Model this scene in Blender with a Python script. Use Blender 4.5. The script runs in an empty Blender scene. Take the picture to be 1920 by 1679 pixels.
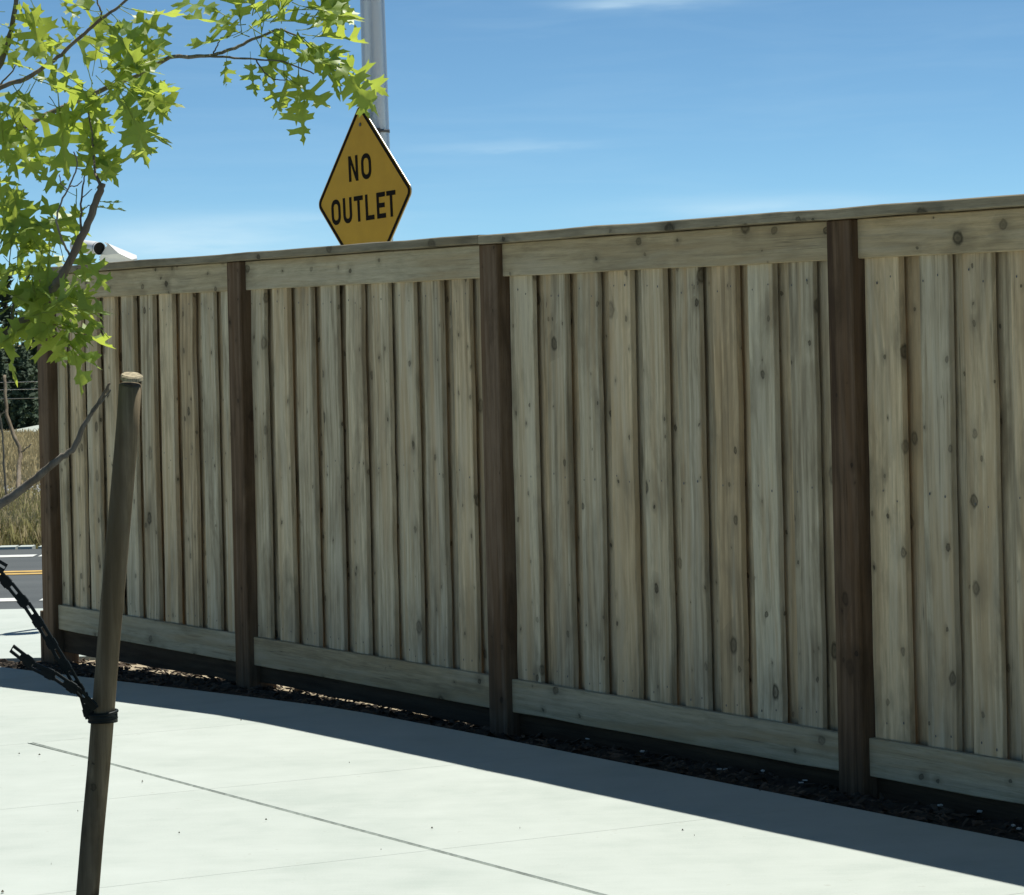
import bpy, bmesh, math, random
from mathutils import Vector, Matrix
random.seed(11)
C = bpy.context.scene
COL = C.collection

# ------------------------------------------------------------------ camera
F = 6080.0; CX, CY = 960.0, 620.0; W, H = 1920.0, 1679.0
EYE = Vector((0, 0, 1.52))
RHO = math.atan(.0225)
CR = Vector((math.cos(RHO), 0, -math.sin(RHO)))
CU = Vector((math.sin(RHO), 0, math.cos(RHO)))
CF = Vector((0, 1, 0))
cam = bpy.data.cameras.new('camera')
cam.sensor_fit = 'HORIZONTAL'; cam.sensor_width = 36.0
cam.lens = F / W * 36.0
cam.shift_y = -(H / 2 - CY) / W
cam.clip_start = .1; cam.clip_end = 8000
co = bpy.data.objects.new('camera', cam); COL.objects.link(co)
co.matrix_world = Matrix(((CR.x, CU.x, 0, EYE.x), (CR.y, CU.y, -1, EYE.y), (CR.z, CU.z, 0, EYE.z), (0, 0, 0, 1)))
C.camera = co

# ------------------------------------------------------------------ light
SUN_AZ, SUN_EL = math.radians(32.0), math.radians(65.9)      # azimuth clockwise from +Y
SUN_STRENGTH, SKY_STRENGTH, EXPOSURE = 5.0, .11, 0.22
C.view_settings.view_transform = 'Standard'
try: C.view_settings.look = 'None'
except Exception: pass
C.view_settings.gamma = 1.0; C.view_settings.exposure = EXPOSURE
C.view_settings.use_curve_mapping = False
sd = Vector((math.sin(SUN_AZ) * math.cos(SUN_EL), math.cos(SUN_AZ) * math.cos(SUN_EL), math.sin(SUN_EL)))
sl = bpy.data.lights.new('sun', 'SUN'); sl.energy = SUN_STRENGTH; sl.angle = math.radians(.53); sl.color = (1, .965, .90)
so = bpy.data.objects.new('sun', sl); COL.objects.link(so)
so.rotation_euler = (-sd).to_track_quat('-Z', 'Y').to_euler(); so.location = (0, 0, 30)

world = bpy.data.worlds.new('World'); C.world = world; world.use_nodes = True
wn, wl = world.node_tree.nodes, world.node_tree.links
wn.clear()

def pixdir(px, py):
    return (CF + CR * ((px - CX) / F) + CU * (-(py - CY) / F)).normalized()

sky = wn.new('ShaderNodeTexSky'); sky.sky_type = 'NISHITA'; sky.sun_disc = False
sky.sun_elevation = SUN_EL; sky.sun_rotation = SUN_AZ; sky.altitude = 50
sky.air_density = .36; sky.dust_density = 0.0; sky.ozone_density = 6.0
tc = wn.new('ShaderNodeTexCoord')
def mth(nodes, links, op, a, b=None, c=None):
    n = nodes.new('ShaderNodeMath'); n.operation = op
    for i, v in enumerate((a, b, c)):
        if v is None: continue
        if isinstance(v, (int, float)): n.inputs[i].default_value = v
        else: links.new(v, n.inputs[i])
    return n.outputs[0]
wm = lambda op, a, b=None, c=None: mth(wn, wl, op, a, b, c)
# thin cirrus: streaky noise on the dome
mp = wn.new('ShaderNodeMapping'); mp.inputs['Scale'].default_value = (9, 9, 75); mp.inputs['Rotation'].default_value = (0, .05, 0)
wl.new(tc.outputs['Generated'], mp.inputs['Vector'])
nz = wn.new('ShaderNodeTexNoise'); nz.inputs['Scale'].default_value = 1.6; nz.inputs['Detail'].default_value = 7; nz.inputs['Roughness'].default_value = .58
nz.inputs['Distortion'].default_value = .6
wl.new(mp.outputs[0], nz.inputs['Vector'])
cir = wm('MULTIPLY', wm('SUBTRACT', nz.outputs[0], .46), 1.6)
cir_c = wn.new('ShaderNodeClamp'); wl.new(cir, cir_c.inputs[0])
# four wisps that stand in this part of the sky (direction, half width, half height in radians, strength)
sep = wn.new('ShaderNodeSeparateXYZ'); nrm = wn.new('ShaderNodeVectorMath'); nrm.operation = 'NORMALIZE'
wl.new(tc.outputs['Generated'], nrm.inputs[0]); wl.new(nrm.outputs[0], sep.inputs[0])
mp2 = wn.new('ShaderNodeMapping'); mp2.inputs['Scale'].default_value = (30, 30, 190)
wl.new(tc.outputs['Generated'], mp2.inputs['Vector'])
nz2 = wn.new('ShaderNodeTexNoise'); nz2.inputs['Scale'].default_value = 1.3; nz2.inputs['Detail'].default_value = 6
wl.new(mp2.outputs[0], nz2.inputs['Vector'])
brk = wm('ADD', wm('MULTIPLY', nz2.outputs[0], 1.5), .0)
acc = None
for (px, py, hw, hh, st) in ((330, 452, 250, 42, .6), (1450, 388, 260, 20, .4), (960, 274, 170, 8, .22), (1200, 3, 130, 14, .5), (560, 410, 200, 12, .22)):
    v = pixdir(px, py)
    az = wm('ARCTAN2', sep.outputs['X'], sep.outputs['Y'])
    da = wm('DIVIDE', wm('SUBTRACT', az, math.atan2(v.x, v.y)), hw / F)
    de = wm('DIVIDE', wm('ADD', wm('SUBTRACT', sep.outputs['Z'], v.z), wm('MULTIPLY', wm('SUBTRACT', nz2.outputs[0], .5), .006)), hh / F)
    r2 = wm('ADD', wm('MULTIPLY', da, da), wm('MULTIPLY', de, de))
    g = wm('MULTIPLY', wm('POWER', 2.718, wm('MULTIPLY', r2, -1.0)), st)
    acc = g if acc is None else wm('ADD', acc, g)
tot = wm('ADD', wm('MULTIPLY', acc, brk), wm('MULTIPLY', cir_c.outputs[0], .12))
tcl = wn.new('ShaderNodeClamp'); wl.new(tot, tcl.inputs[0]); tcl.inputs['Max'].default_value = .9
mix = wn.new('ShaderNodeMix'); mix.data_type = 'RGBA'
tint = wn.new('ShaderNodeMix'); tint.data_type = 'RGBA'; tint.blend_type = 'MULTIPLY'; tint.inputs[0].default_value = 1
wl.new(sky.outputs[0], tint.inputs[6]); tint.inputs[7].default_value = (.85, 1.0, .865, 1)
wl.new(tcl.outputs[0], mix.inputs[0]); wl.new(tint.outputs[2], mix.inputs[6]); mix.inputs[7].default_value = (5.6, 7.2, 8.0, 1)
bg = wn.new('ShaderNodeBackground'); bg.inputs[1].default_value = SKY_STRENGTH
wl.new(mix.outputs[2], bg.inputs[0])
out = wn.new('ShaderNodeOutputWorld'); wl.new(bg.outputs[0], out.inputs[0])

# ------------------------------------------------------------------ coordinates
TH = math.atan(3507 / F)
N = Vector((math.cos(TH), math.sin(TH), 0))      # from the camera towards the fence, square to it
D = Vector((math.sin(TH), -math.cos(TH), 0))     # along the fence, towards the right
def sp(s, p, z=0): return D * s + N * p + Vector((0, 0, z))
def at(px, py, Y): return EYE + (CF + CR * ((px - CX) / F) + CU * (-(py - CY) / F)) * Y
def lerp(x, tab):
    if x <= tab[0][0]: return tab[0][1]
    for (a, b), (c, d) in zip(tab, tab[1:]):
        if x <= c: return b + (d - b) * (x - a) / (c - a)
    return tab[-1][1]
def zg(s): return lerp(s, ((-17, -.18), (-16.6, -.172), (-13, -.043), (-12, -.01), (-11.4, 0)))
SOILZ = ((-16.5, -.165), (-15.4, -.118), (-14, -.085), (-12.5, -.07), (-11, -.062), (-9.9, -.04), (0, -.03))
def soilz(s): return min(lerp(s, SOILZ), zg(s) - .012)

# ------------------------------------------------------------------ materials
class NB:
    def __init__(s, name):
        s.m = bpy.data.materials.new(name); s.m.use_nodes = True
        s.n, s.l = s.m.node_tree.nodes, s.m.node_tree.links
        s.b = s.n['Principled BSDF']; s.out = s.n['Material Output']
        s.b.inputs['Roughness'].default_value = .8
        s.b.inputs['Specular IOR Level'].default_value = .25
    def new(s, t): return s.n.new(t)
    def set(s, inp, v):
        if hasattr(v, 'is_output') or isinstance(v, bpy.types.NodeSocket): s.l.new(v, inp)
        else: inp.default_value = v
    def math(s, op, a, b=None, c=None): return mth(s.n, s.l, op, a, b, c)
    def coord(s, scale, jitter=True, loc=(0, 0, 0)):
        t = s.new('ShaderNodeTexCoord'); v = t.outputs['Object']
        if jitter:
            oi = s.new('ShaderNodeObjectInfo'); cb = s.new('ShaderNodeCombineXYZ')
            s.l.new(s.math('MULTIPLY', oi.outputs['Random'], 37.0), cb.inputs[0])
            s.l.new(s.math('MULTIPLY', oi.outputs['Random'], 91.0), cb.inputs[1])
            s.l.new(s.math('MULTIPLY', oi.outputs['Random'], 173.0), cb.inputs[2])
            ad = s.new('ShaderNodeVectorMath'); s.l.new(v, ad.inputs[0]); s.l.new(cb.outputs[0], ad.inputs[1]); v = ad.outputs[0]
        mp = s.new('ShaderNodeMapping'); mp.inputs['Scale'].default_value = scale; mp.inputs['Location'].default_value = loc
        s.l.new(v, mp.inputs['Vector']); return mp.outputs[0]
    def noise(s, vec, scale=1, detail=4, rough=.55, dist=0):
        n = s.new('ShaderNodeTexNoise'); s.l.new(vec, n.inputs['Vector'])
        n.inputs['Scale'].default_value = scale; n.inputs['Detail'].default_value = detail
        n.inputs['Roughness'].default_value = rough; n.inputs['Distortion'].default_value = dist
        return n.outputs[0]
    def ramp(s, fac, stops):
        r = s.new('ShaderNodeValToRGB'); s.set(r.inputs[0], fac)
        e = r.color_ramp.elements
        while len(e) < len(stops): e.new(.5)
        for k, (pos, col) in zip(e, stops):
            k.position = pos; k.color = (*col, 1) if len(col) == 3 else col
        return r.outputs[0]
    def mix(s, fac, a, b, mode='MIX'):
        m = s.new('ShaderNodeMix'); m.data_type = 'RGBA'; m.blend_type = mode
        s.set(m.inputs[0], fac)
        for i, v in ((6, a), (7, b)):
            if isinstance(v, tuple): m.inputs[i].default_value = (*v, 1) if len(v) == 3 else v
            else: s.l.new(v, m.inputs[i])
        return m.outputs[2]
    def color(s, v):
        if isinstance(v, tuple): s.b.inputs['Base Color'].default_value = (*v, 1)
        else: s.l.new(v, s.b.inputs['Base Color'])
    def bump(s, h, strength=.3, dist=.003):
        b = s.new('ShaderNodeBump'); b.inputs['Strength'].default_value = strength; b.inputs['Distance'].default_value = dist
        s.l.new(h, b.inputs['Height']); s.l.new(b.outputs[0], s.b.inputs['Normal'])

def plain(name, col, rough=.8, metal=0, var=.12, scale=6, spec=.25):
    nb = NB(name)
    n = nb.noise(nb.coord((scale,) * 3), 1, 5)
    lo = tuple(c * (1 - var) for c in col); hi = tuple(min(1, c * (1 + var)) for c in col)
    nb.color(nb.ramp(n, ((.3, lo), (.7, hi))))
    nb.b.inputs['Roughness'].default_value = rough; nb.b.inputs['Metallic'].default_value = metal
    nb.b.inputs['Specular IOR Level'].default_value = spec
    return nb.m

def wood(name, axis, dark, mid, light, knots=True, weather=.5, knot_col=(.045, .038, .025)):
    """weathered softwood: grain runs along the object's `axis`"""
    nb = NB(name)
    def sc(across, along): return (across, across, along) if axis == 'z' else (along, across, across)
    oi = nb.new('ShaderNodeObjectInfo')
    base = nb.coord((1, 1, 1))
    warp = nb.noise(nb.coord(sc(7, 2.2)), 1, 3)
    g1 = nb.noise(nb.coord(sc(120, 1.6)), 1, 5, .65, .3)          # fine grain
    g2 = nb.noise(nb.coord(sc(26, .9)), 1, 4, .6, .8)             # growth bands
    bl = nb.noise(nb.coord(sc(9, 2.6)), 1, 4, .55)                # blotches
    # cathedral figure
    wv = nb.new('ShaderNodeTexWave'); wv.wave_type = 'BANDS'; wv.bands_direction = 'X' if axis == 'z' else 'Z'
    nb.l.new(nb.coord(sc(3.2, .45)), wv.inputs['Vector'])
    wv.inputs['Scale'].default_value = 2.6; wv.inputs['Distortion'].default_value = 9; wv.inputs['Detail'].default_value = 2.5; wv.inputs['Detail Scale'].default_value = .8
    t = nb.math('ADD', nb.math('MULTIPLY', g1, .42), nb.math('MULTIPLY', g2, .34))
    t = nb.math('ADD', t, nb.math('MULTIPLY', wv.outputs[0], .12))
    t = nb.math('ADD', t, nb.math('MULTIPLY', bl, .38))
    t = nb.math('ADD', t, nb.math('MULTIPLY', nb.math('SUBTRACT', oi.outputs['Random'], .5), .24))
    col = nb.ramp(t, ((.40, dark), (.58, mid), (.78, light)))
    # torn, rough-sawn fibre
    fib = nb.noise(nb.coord(sc(75, 5), loc=(2, 9, 6)), 1, 8, .78, .35)
    col = nb.mix(1, col, nb.ramp(fib, ((.33, (.72, .71, .70)), (.5, (1, 1, 1)), (.68, (1.2, 1.2, 1.19)))), 'MULTIPLY')
    # board-to-board tint: some greyer, some tanner
    r2 = nb.math('FRACT', nb.math('MULTIPLY', oi.outputs['Random'], 13.7))
    col = nb.mix(.8, col, nb.ramp(r2, ((0, (.90, .96, 1.02)), (.35, (.97, .98, .98)), (.65, (1.04, 1.0, .95)), (1, (1.10, .98, .84)))), 'MULTIPLY')
    # mildew patches
    mil = nb.noise(nb.coord(sc(8, 2.3), loc=(3, 5, 9)), 1, 5, .6, .5)
    mf = nb.ramp(mil, ((.48, (0, 0, 0)), (.68, (weather * 1.45,) * 3)))
    col = nb.mix(mf, col, tuple(c * .42 for c in mid))
    h = nb.math('MULTIPLY', g1, .6)
    # broad grey and tan runs inside one board
    run = nb.noise(nb.coord(sc(13, .7), loc=(11, 2, 4)), 1, 4, .6, .6)
    col = nb.mix(nb.ramp(run, ((.48, (0,) * 3), (.66, (.75,) * 3))), col, (mid[0] * .95, mid[1] * .84, mid[2] * .72))
    run2 = nb.noise(nb.coord(sc(11, 1.1), loc=(1, 21, 14)), 1, 4, .6, .6)
    col = nb.mix(nb.ramp(run2, ((.50, (0,) * 3), (.70, (.55,) * 3))), col, (light[0] * .98, light[1] * 1.0, light[2] * 1.06))
    ck = nb.noise(nb.coord(sc(55, .55), loc=(5, 7, 3)), 1, 2, .5, .2)
    ckm = nb.noise(nb.coord(sc(6, 1.3), loc=(15, 1, 8)), 1, 2)
    crack = nb.math('MULTIPLY', nb.ramp(nb.math('ABSOLUTE', nb.math('SUBTRACT', ck, .5)), ((0, (1,) * 3), (.012, (0,) * 3))), nb.ramp(ckm, ((.56, (0,) * 3), (.64, (.7,) * 3))))
    col = nb.mix(crack, col, tuple(c * .3 for c in dark))
    if knots:
        for (ka, kl, thr, rad, off) in ((4.6, 3.4, .66, .125, (0, 0, 0)), (8, 6.2, .80, .10, (7, 3, 1)), (11, 7.5, .84, .085, (3, 17, 1))):
            vo = nb.new('ShaderNodeTexVoronoi'); vo.feature = 'F1'; vo.voronoi_dimensions = '2D'
            mp = nb.coord((1, 1, 1)); wmix = nb.new('ShaderNodeVectorMath'); wmix.operation = 'ADD'
            nv = nb.new('ShaderNodeTexNoise'); nv.inputs['Scale'].default_value = 38; nv.inputs['Detail'].default_value = 3; nb.l.new(mp, nv.inputs['Vector'])
            scv = nb.new('ShaderNodeVectorMath'); scv.operation = 'SCALE'; scv.inputs['Scale'].default_value = .014
            nb.l.new(nv.outputs['Color'], scv.inputs[0]); nb.l.new(mp, wmix.inputs[0]); nb.l.new(scv.outputs[0], wmix.inputs[1])
            sx = nb.new('ShaderNodeSeparateXYZ'); nb.l.new(wmix.outputs[0], sx.inputs[0])
            cb = nb.new('ShaderNodeCombineXYZ')
            a, b = ('X', 'Z') if axis == 'z' else ('Z', 'X')
            across = nb.math('ADD', sx.outputs[a], sx.outputs['Y'])
            nb.l.new(nb.math('MULTIPLY', across, ka), cb.inputs[0]); nb.l.new(nb.math('MULTIPLY', sx.outputs[b], kl), cb.inputs[1])
            ofs = nb.new('ShaderNodeVectorMath'); ofs.inputs[1].default_value = off; nb.l.new(cb.outputs[0], ofs.inputs[0])
            nb.l.new(ofs.outputs[0], vo.inputs['Vector']); vo.inputs['Scale'].default_value = 1
            csep = nb.new('ShaderNodeSeparateColor'); nb.l.new(vo.outputs['Color'], csep.inputs[0])
            on = nb.math('GREATER_THAN', csep.outputs[0], thr)
            rr = nb.math('MULTIPLY', nb.math('ADD', nb.math('MULTIPLY', csep.outputs[1], .9), .25), rad)
            dn = nb.math('DIVIDE', vo.outputs['Distance'], rr)
            dens = nb.math('MULTIPLY', on, nb.math('ADD', nb.math('MULTIPLY', csep.outputs[2], .5), .5))
            core = nb.math('MULTIPLY', nb.ramp(dn, ((.0, (.75,) * 3), (.35, (.55,) * 3), (.62, (.9,) * 3), (.95, (0,) * 3))), dens)
            hal = nb.math('MULTIPLY', nb.ramp(nb.math('DIVIDE', dn, 3.4), ((.0, (.95,) * 3), (.35, (.6,) * 3), (1, (0,) * 3))), dens)
            blot = nb.ramp(nb.noise(nb.coord(sc(30, 6)), 1, 3), ((.35, (.1,) * 3), (.62, (1,) * 3)))
            col = nb.mix(nb.math('MULTIPLY', hal, blot), col, tuple(c * .36 for c in mid))
            col = nb.mix(core, col, knot_col)
            h = nb.math('SUBTRACT', h, nb.math('MULTIPLY', core, .6))
    nb.color(col); nb.b.inputs['Roughness'].default_value = .88; nb.b.inputs['Specular IOR Level'].default_value = .12
    nb.bump(nb.math('ADD', h, nb.math('MULTIPLY', fib, .7)), .6, .004)
    return nb.m

M = {}
ANISO = 0.0
WD, WM_, WL = (.30, .238, .150), (.535, .445, .300), (.66, .58, .41)
M['board'] = wood('weathered_board', 'z', WD, WM_, WL)
M['rail'] = wood('weathered_rail', 'x', (.36, .305, .20), (.46, .395, .262), (.54, .475, .33), weather=.25)
M['cap'] = wood('weathered_cap', 'x', (.2, .175, .12), (.28, .25, .175), (.36, .325, .235), weather=.4)
M['post'] = wood('stained_post', 'z', (.070, .045, .029), (.138, .091, .055), (.19, .135, .09), knots=True, weather=.5, knot_col=(.03, .022, .015))
M['kick'] = wood('stained_kickboard', 'x', (.035, .024, .015), (.06, .042, .027), (.09, .066, .042), knots=False, weather=.4)
M['stake'] = wood('stake_wood', 'z', (.075, .06, .038), (.14, .116, .074), (.26, .225, .155), knots=True, weather=.6)
M['endgrain'] = plain('stake_end_grain', (.37, .32, .215), .9, var=.45, scale=120)

def concrete():
    nb = NB('concrete')
    t = nb.new('ShaderNodeTexCoord').outputs['Object']
    def mp(sc):
        m = nb.new('ShaderNodeMapping'); m.inputs['Scale'].default_value = sc; nb.l.new(t, m.inputs['Vector']); return m.outputs[0]
    big = nb.noise(mp((1.1, 1.1, 1.1)), 1, 5, .6, .4); mid = nb.noise(mp((6, 6, 6)), 1, 5); fine = nb.noise(mp((160, 160, 160)), 1, 3)
    brush = nb.noise(mp((3, 90, 3)), 1, 3)
    f = nb.math('ADD', nb.math('ADD', nb.math('MULTIPLY', big, .45), nb.math('MULTIPLY', mid, .25)), nb.math('ADD', nb.math('MULTIPLY', fine, .18), nb.math('MULTIPLY', brush, .12)))
    col = nb.ramp(f, ((.34, (.375, .428, .385)), (.5, (.455, .502, .457)), (.64, (.50, .547, .502))))
    spots = nb.ramp(nb.noise(mp((24, 24, 24)), 1, 2), ((.69, (0,) * 3), (.76, (.35,) * 3)))
    col = nb.mix(spots, col, (.30, .30, .25))
    nb.color(col); nb.b.inputs['Roughness'].default_value = .9
    nb.bump(nb.math('ADD', fine, brush), .15, .002)
    return nb.m
M['concrete'] = concrete()

M['joint'] = plain('joint_dirt', (.40, .44, .385), .95, var=.3, scale=30)
def asphalt():
    nb = NB('asphalt')
    t = nb.new('ShaderNodeTexCoord').outputs['Object']
    def mp(sc):
        m = nb.new('ShaderNodeMapping'); m.inputs['Scale'].default_value = sc; nb.l.new(t, m.inputs['Vector']); return m.outputs[0]
    a = nb.noise(mp((80, 80, 80)), 1, 3); b = nb.noise(mp((.5, 3, 1)), 1, 4)
    f = nb.math('ADD', nb.math('MULTIPLY', a, .5), nb.math('MULTIPLY', b, .5))
    nb.color(nb.ramp(f, ((.35, (.06, .07, .072)), (.65, (.10, .112, .112))))); nb.b.inputs['Roughness'].default_value = .85
    nb.bump(a, .4, .004); return nb.m
M['asphalt'] = asphalt()
M['white_paint'] = plain('road_paint_white', (.62, .64, .60), .7, var=.12, scale=9)
M['yellow_paint'] = plain('road_paint_yellow', (.55, .36, .10), .7, var=.15, scale=9)
def soil(name, cols, sc, bs=.8):
    nb = NB(name)
    t = nb.new('ShaderNodeTexCoord').outputs['Object']
    def mp(k):
        m = nb.new('ShaderNodeMapping'); m.inputs['Scale'].default_value = (k,) * 3; nb.l.new(t, m.inputs['Vector']); return m.outputs[0]
    a = nb.noise(mp(sc), 1, 6, .7); b = nb.noise(mp(sc * .12), 1, 4)
    f = nb.math('ADD', nb.math('MULTIPLY', a, .6), nb.math('MULTIPLY', b, .4))
    nb.color(nb.ramp(f, tuple(zip((.36, .5, .64), cols)))); nb.b.inputs['Roughness'].default_value = .95
    nb.bump(a, bs, .012); return nb.m
M['soil'] = soil('bark_soil', ((.022, .018, .013), (.045, .036, .026), (.085, .07, .05)), 45)
M['chip'] = plain('bark_chip', (.10, .075, .052), .9, var=.6, scale=14)
M['sun_fleck'] = plain('sun_fleck_bits', (.6, .57, .5), .8, var=.2, scale=40)  # pale colour stands in for sunlight coming through the fence gaps
M['yard'] = soil('yard_dirt', ((.27, .22, .145), (.36, .30, .20), (.45, .39, .27)), 20, .5)
M['field'] = soil('dry_field', ((.23, .20, .11), (.30, .265, .15), (.37, .325, .195)), 1.4, .3)
M['grass_dry'] = plain('dry_grass', (.45, .385, .225), .85, var=.2, scale=2)
M['grass_green'] = plain('weedy_grass', (.33, .31, .14), .85, var=.3, scale=2)
for _k in ('grass_dry', 'grass_green'):
    _t = M[_k].node_tree; _b = _t.nodes['Principled BSDF']; _tr = _t.nodes.new('ShaderNodeBsdfTranslucent'); _ms = _t.nodes.new('ShaderNodeMixShader')
    _src = _b.inputs['Base Color'].links[0].from_socket
    _t.links.new(_src, _tr.inputs[0]); _ms.inputs[0].default_value = .5
    _t.links.new(_b.outputs[0], _ms.inputs[1]); _t.links.new(_tr.outputs[0], _ms.inputs[2]); _t.links.new(_ms.outputs[0], _t.nodes['Material Output'].inputs[0])
M['flower'] = plain('white_flower', (.8, .8, .78), .8)
M['galv'] = plain('galvanised_pole', (.54, .58, .61), .36, 1.0, .03, 6, .5)
_nb = M['galv'].node_tree; _b = _nb.nodes['Principled BSDF']; _b.inputs['Roughness'].default_value = .2
_geo = _nb.nodes.new('ShaderNodeNewGeometry'); _sp = _nb.nodes.new('ShaderNodeSeparateXYZ'); _nb.links.new(_geo.outputs['Position'], _sp.inputs[0])
_wh = _nb.nodes.new('ShaderNodeTexWhiteNoise'); _wh.noise_dimensions = '1D'
_nb.links.new(mth(_nb.nodes, _nb.links, 'MULTIPLY', _sp.outputs['Z'], 1500.0), _wh.inputs['W'])
_cb = _nb.nodes.new('ShaderNodeCombineXYZ'); _nb.links.new(mth(_nb.nodes, _nb.links, 'MULTIPLY', mth(_nb.nodes, _nb.links, 'SUBTRACT', _wh.outputs['Value'], .5), 2.6), _cb.inputs[2])
_va = _nb.nodes.new('ShaderNodeVectorMath'); _nb.links.new(_geo.outputs['Normal'], _va.inputs[0]); _nb.links.new(_cb.outputs[0], _va.inputs[1])
_vn = _nb.nodes.new('ShaderNodeVectorMath'); _vn.operation = 'NORMALIZE'; _nb.links.new(_va.outputs[0], _vn.inputs[0]); 
_b2 = _nb.nodes.new('ShaderNodeBsdfAnisotropic'); _b2.inputs['Roughness'].default_value = .16; _b2.inputs['Color'].default_value = (.80, .83, .85, 1)
_nb.links.new(_vn.outputs[0], _b2.inputs['Normal']); _b.inputs['Roughness'].default_value = .34
_mx = _nb.nodes.new('ShaderNodeMixShader'); _mx.inputs[0].default_value = .48
_nb.links.new(_b.outputs[0], _mx.inputs[1]); _nb.links.new(_b2.outputs[0], _mx.inputs[2]); _nb.links.new(_mx.outputs[0], _nb.nodes['Material Output'].inputs[0])
M['band'] = plain('steel_band', (.12, .125, .13), .5, .8)
M['alu'] = plain('sign_sheet_metal', (.62, .63, .62), .35, .9, .06, 20)
M['sign_yellow'] = plain('sign_yellow', (.56, .33, .03), .5, 0, .05, 9, .15)
M['sign_black'] = plain('sign_black', (.014, .011, .008), .7, 0, .1, 20, .05)
M['fix_white'] = plain('white_enamel', (.78, .78, .76), .35, 0, .04, 20, .5)
M['fix_dark'] = plain('dark_opening', (.012, .014, .014), .3)
M['plastic'] = plain('black_plastic', (.010, .015, .014), .5, 0, .2, 40, .2)
M['bark'] = wood('oak_bark', 'z', (.13, .115, .09), (.21, .185, .15), (.32, .29, .24), knots=False, weather=.4)
M['needle'] = plain('conifer_needles', (.055, .085, .05), .8, var=.5, scale=.8)
M['far_trunk'] = plain('far_trunk', (.07, .05, .035), .9)
M['debris'] = plain('dry_debris', (.10, .085, .055), .9, var=.4, scale=60)

def leafmat():
    nb = NB('oak_leaf')
    oi = nb.new('ShaderNodeObjectInfo')
    n = nb.noise(nb.coord((22, 22, 22)), 1, 3)
    t = nb.new('ShaderNodeTexCoord').outputs['Object']; s = nb.new('ShaderNodeSeparateXYZ'); nb.l.new(t, s.inputs[0])
    f = nb.math('ADD', nb.math('MULTIPLY', n, .4), nb.math('MULTIPLY', oi.outputs['Random'], .6))
    col = nb.ramp(f, ((.1, (.14, .26, .085)), (.5, (.25, .36, .085)), (.9, (.40, .46, .10))))
    rib = nb.ramp(nb.math('ABSOLUTE', s.outputs[1]), ((0, (.6,) * 3), (.018, (0,) * 3)))
    col = nb.mix(rib, col, (.26, .28, .09))
    nb.color(col); nb.b.inputs['Roughness'].default_value = .42; nb.b.inputs['Specular IOR Level'].default_value = .45
    tr = nb.new('ShaderNodeBsdfTranslucent')
    tcol = nb.mix(.6, col, (.74, .86, .09)); nb.l.new(tcol, tr.inputs[0])
    ms = nb.new('ShaderNodeMixShader'); ms.inputs[0].default_value = .52
    nb.l.new(nb.b.outputs[0], ms.inputs[1]); nb.l.new(tr.outputs[0], ms.inputs[2]); nb.l.new(ms.outputs[0], nb.out.inputs[0])
    return nb.m
M['leaf'] = leafmat()

# ------------------------------------------------------------------ helpers
def link(name, me, mat=None, parent=None, loc=None):
    if mat is not None and not me.materials: me.materials.append(mat)
    o = bpy.data.objects.new(name, me); COL.objects.link(o)
    if parent is not None: o.parent = parent
    if loc is not None: o.location = loc
    return o
def mesh(bm, name, smooth=False, bevel=0):
    if bevel:
        bmesh.ops.bevel(bm, geom=bm.edges[:], offset=bevel, segments=1, affect='EDGES', profile=.5)
    bmesh.ops.recalc_face_normals(bm, faces=bm.faces[:])
    me = bpy.data.meshes.new(name); bm.to_mesh(me); bm.free()
    if smooth:
        for p in me.polygons: p.use_smooth = True
    return me
def box(bm, x0, x1, y0, y1, z0, z1):
    vs = [bm.verts.new(v) for v in ((x0, y0, z0), (x1, y0, z0), (x1, y1, z0), (x0, y1, z0), (x0, y0, z1), (x1, y0, z1), (x1, y1, z1), (x0, y1, z1))]
    for f in ((0, 3, 2, 1), (4, 5, 6, 7), (0, 1, 5, 4), (1, 2, 6, 5), (2, 3, 7, 6), (3, 0, 4, 7)): bm.faces.new([vs[i] for i in f])
    return vs
def tube(bm, pts, rads, seg=8, cap=True, wob=0):
    pts = [Vector(p) for p in pts]; rings = []
    ref = None
    for i, p in enumerate(pts):
        t = (pts[min(i + 1, len(pts) - 1)] - pts[max(i - 1, 0)]).normalized()
        if ref is None: ref = t.orthogonal().normalized()
        a = (ref - t * ref.dot(t)).normalized(); ref = a; b = t.cross(a)
        r = rads[i] if isinstance(rads, (list, tuple)) else rads
        rings.append([bm.verts.new(p + (a * math.cos(k * 2 * math.pi / seg) + b * math.sin(k * 2 * math.pi / seg)) * r * (1 + random.uniform(-wob, wob))) for k in range(seg)])
    for A, B in zip(rings, rings[1:]):
        for k in range(seg): bm.faces.new((A[k], A[(k + 1) % seg], B[(k + 1) % seg], B[k]))
    if cap:
        bm.faces.new(rings[0][::-1]); bm.faces.new(rings[-1])
    return rings
def smooth_path(pts, k=4):
    P = [Vector(p) for p in pts]; out = []
    for i in range(len(P) - 1):
        p0, p1, p2, p3 = P[max(i - 1, 0)], P[i], P[i + 1], P[min(i + 2, len(P) - 1)]
        for j in range(k):
            t = j / k
            out.append(.5 * ((2 * p1) + (p2 - p0) * t + (2 * p0 - 5 * p1 + 4 * p2 - p3) * t * t + (3 * p1 - p0 - 3 * p2 + p3) * t ** 3))
    out.append(P[-1]); return out
def thing(name, label, cat, loc=(0, 0, 0), rz=0, group=None):
    o = bpy.data.objects.new(name, None); COL.objects.link(o); o.location = loc; o.rotation_euler = (0, 0, rz)
    o.empty_display_size = .1
    return tag(o, label, cat, group)
def tag(o, label, cat, group=None):
    o['label'] = label; o['category'] = cat
    if group: o['group'] = group
    return o
def struct(o, kind='structure'): o['kind'] = kind; return o

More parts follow.
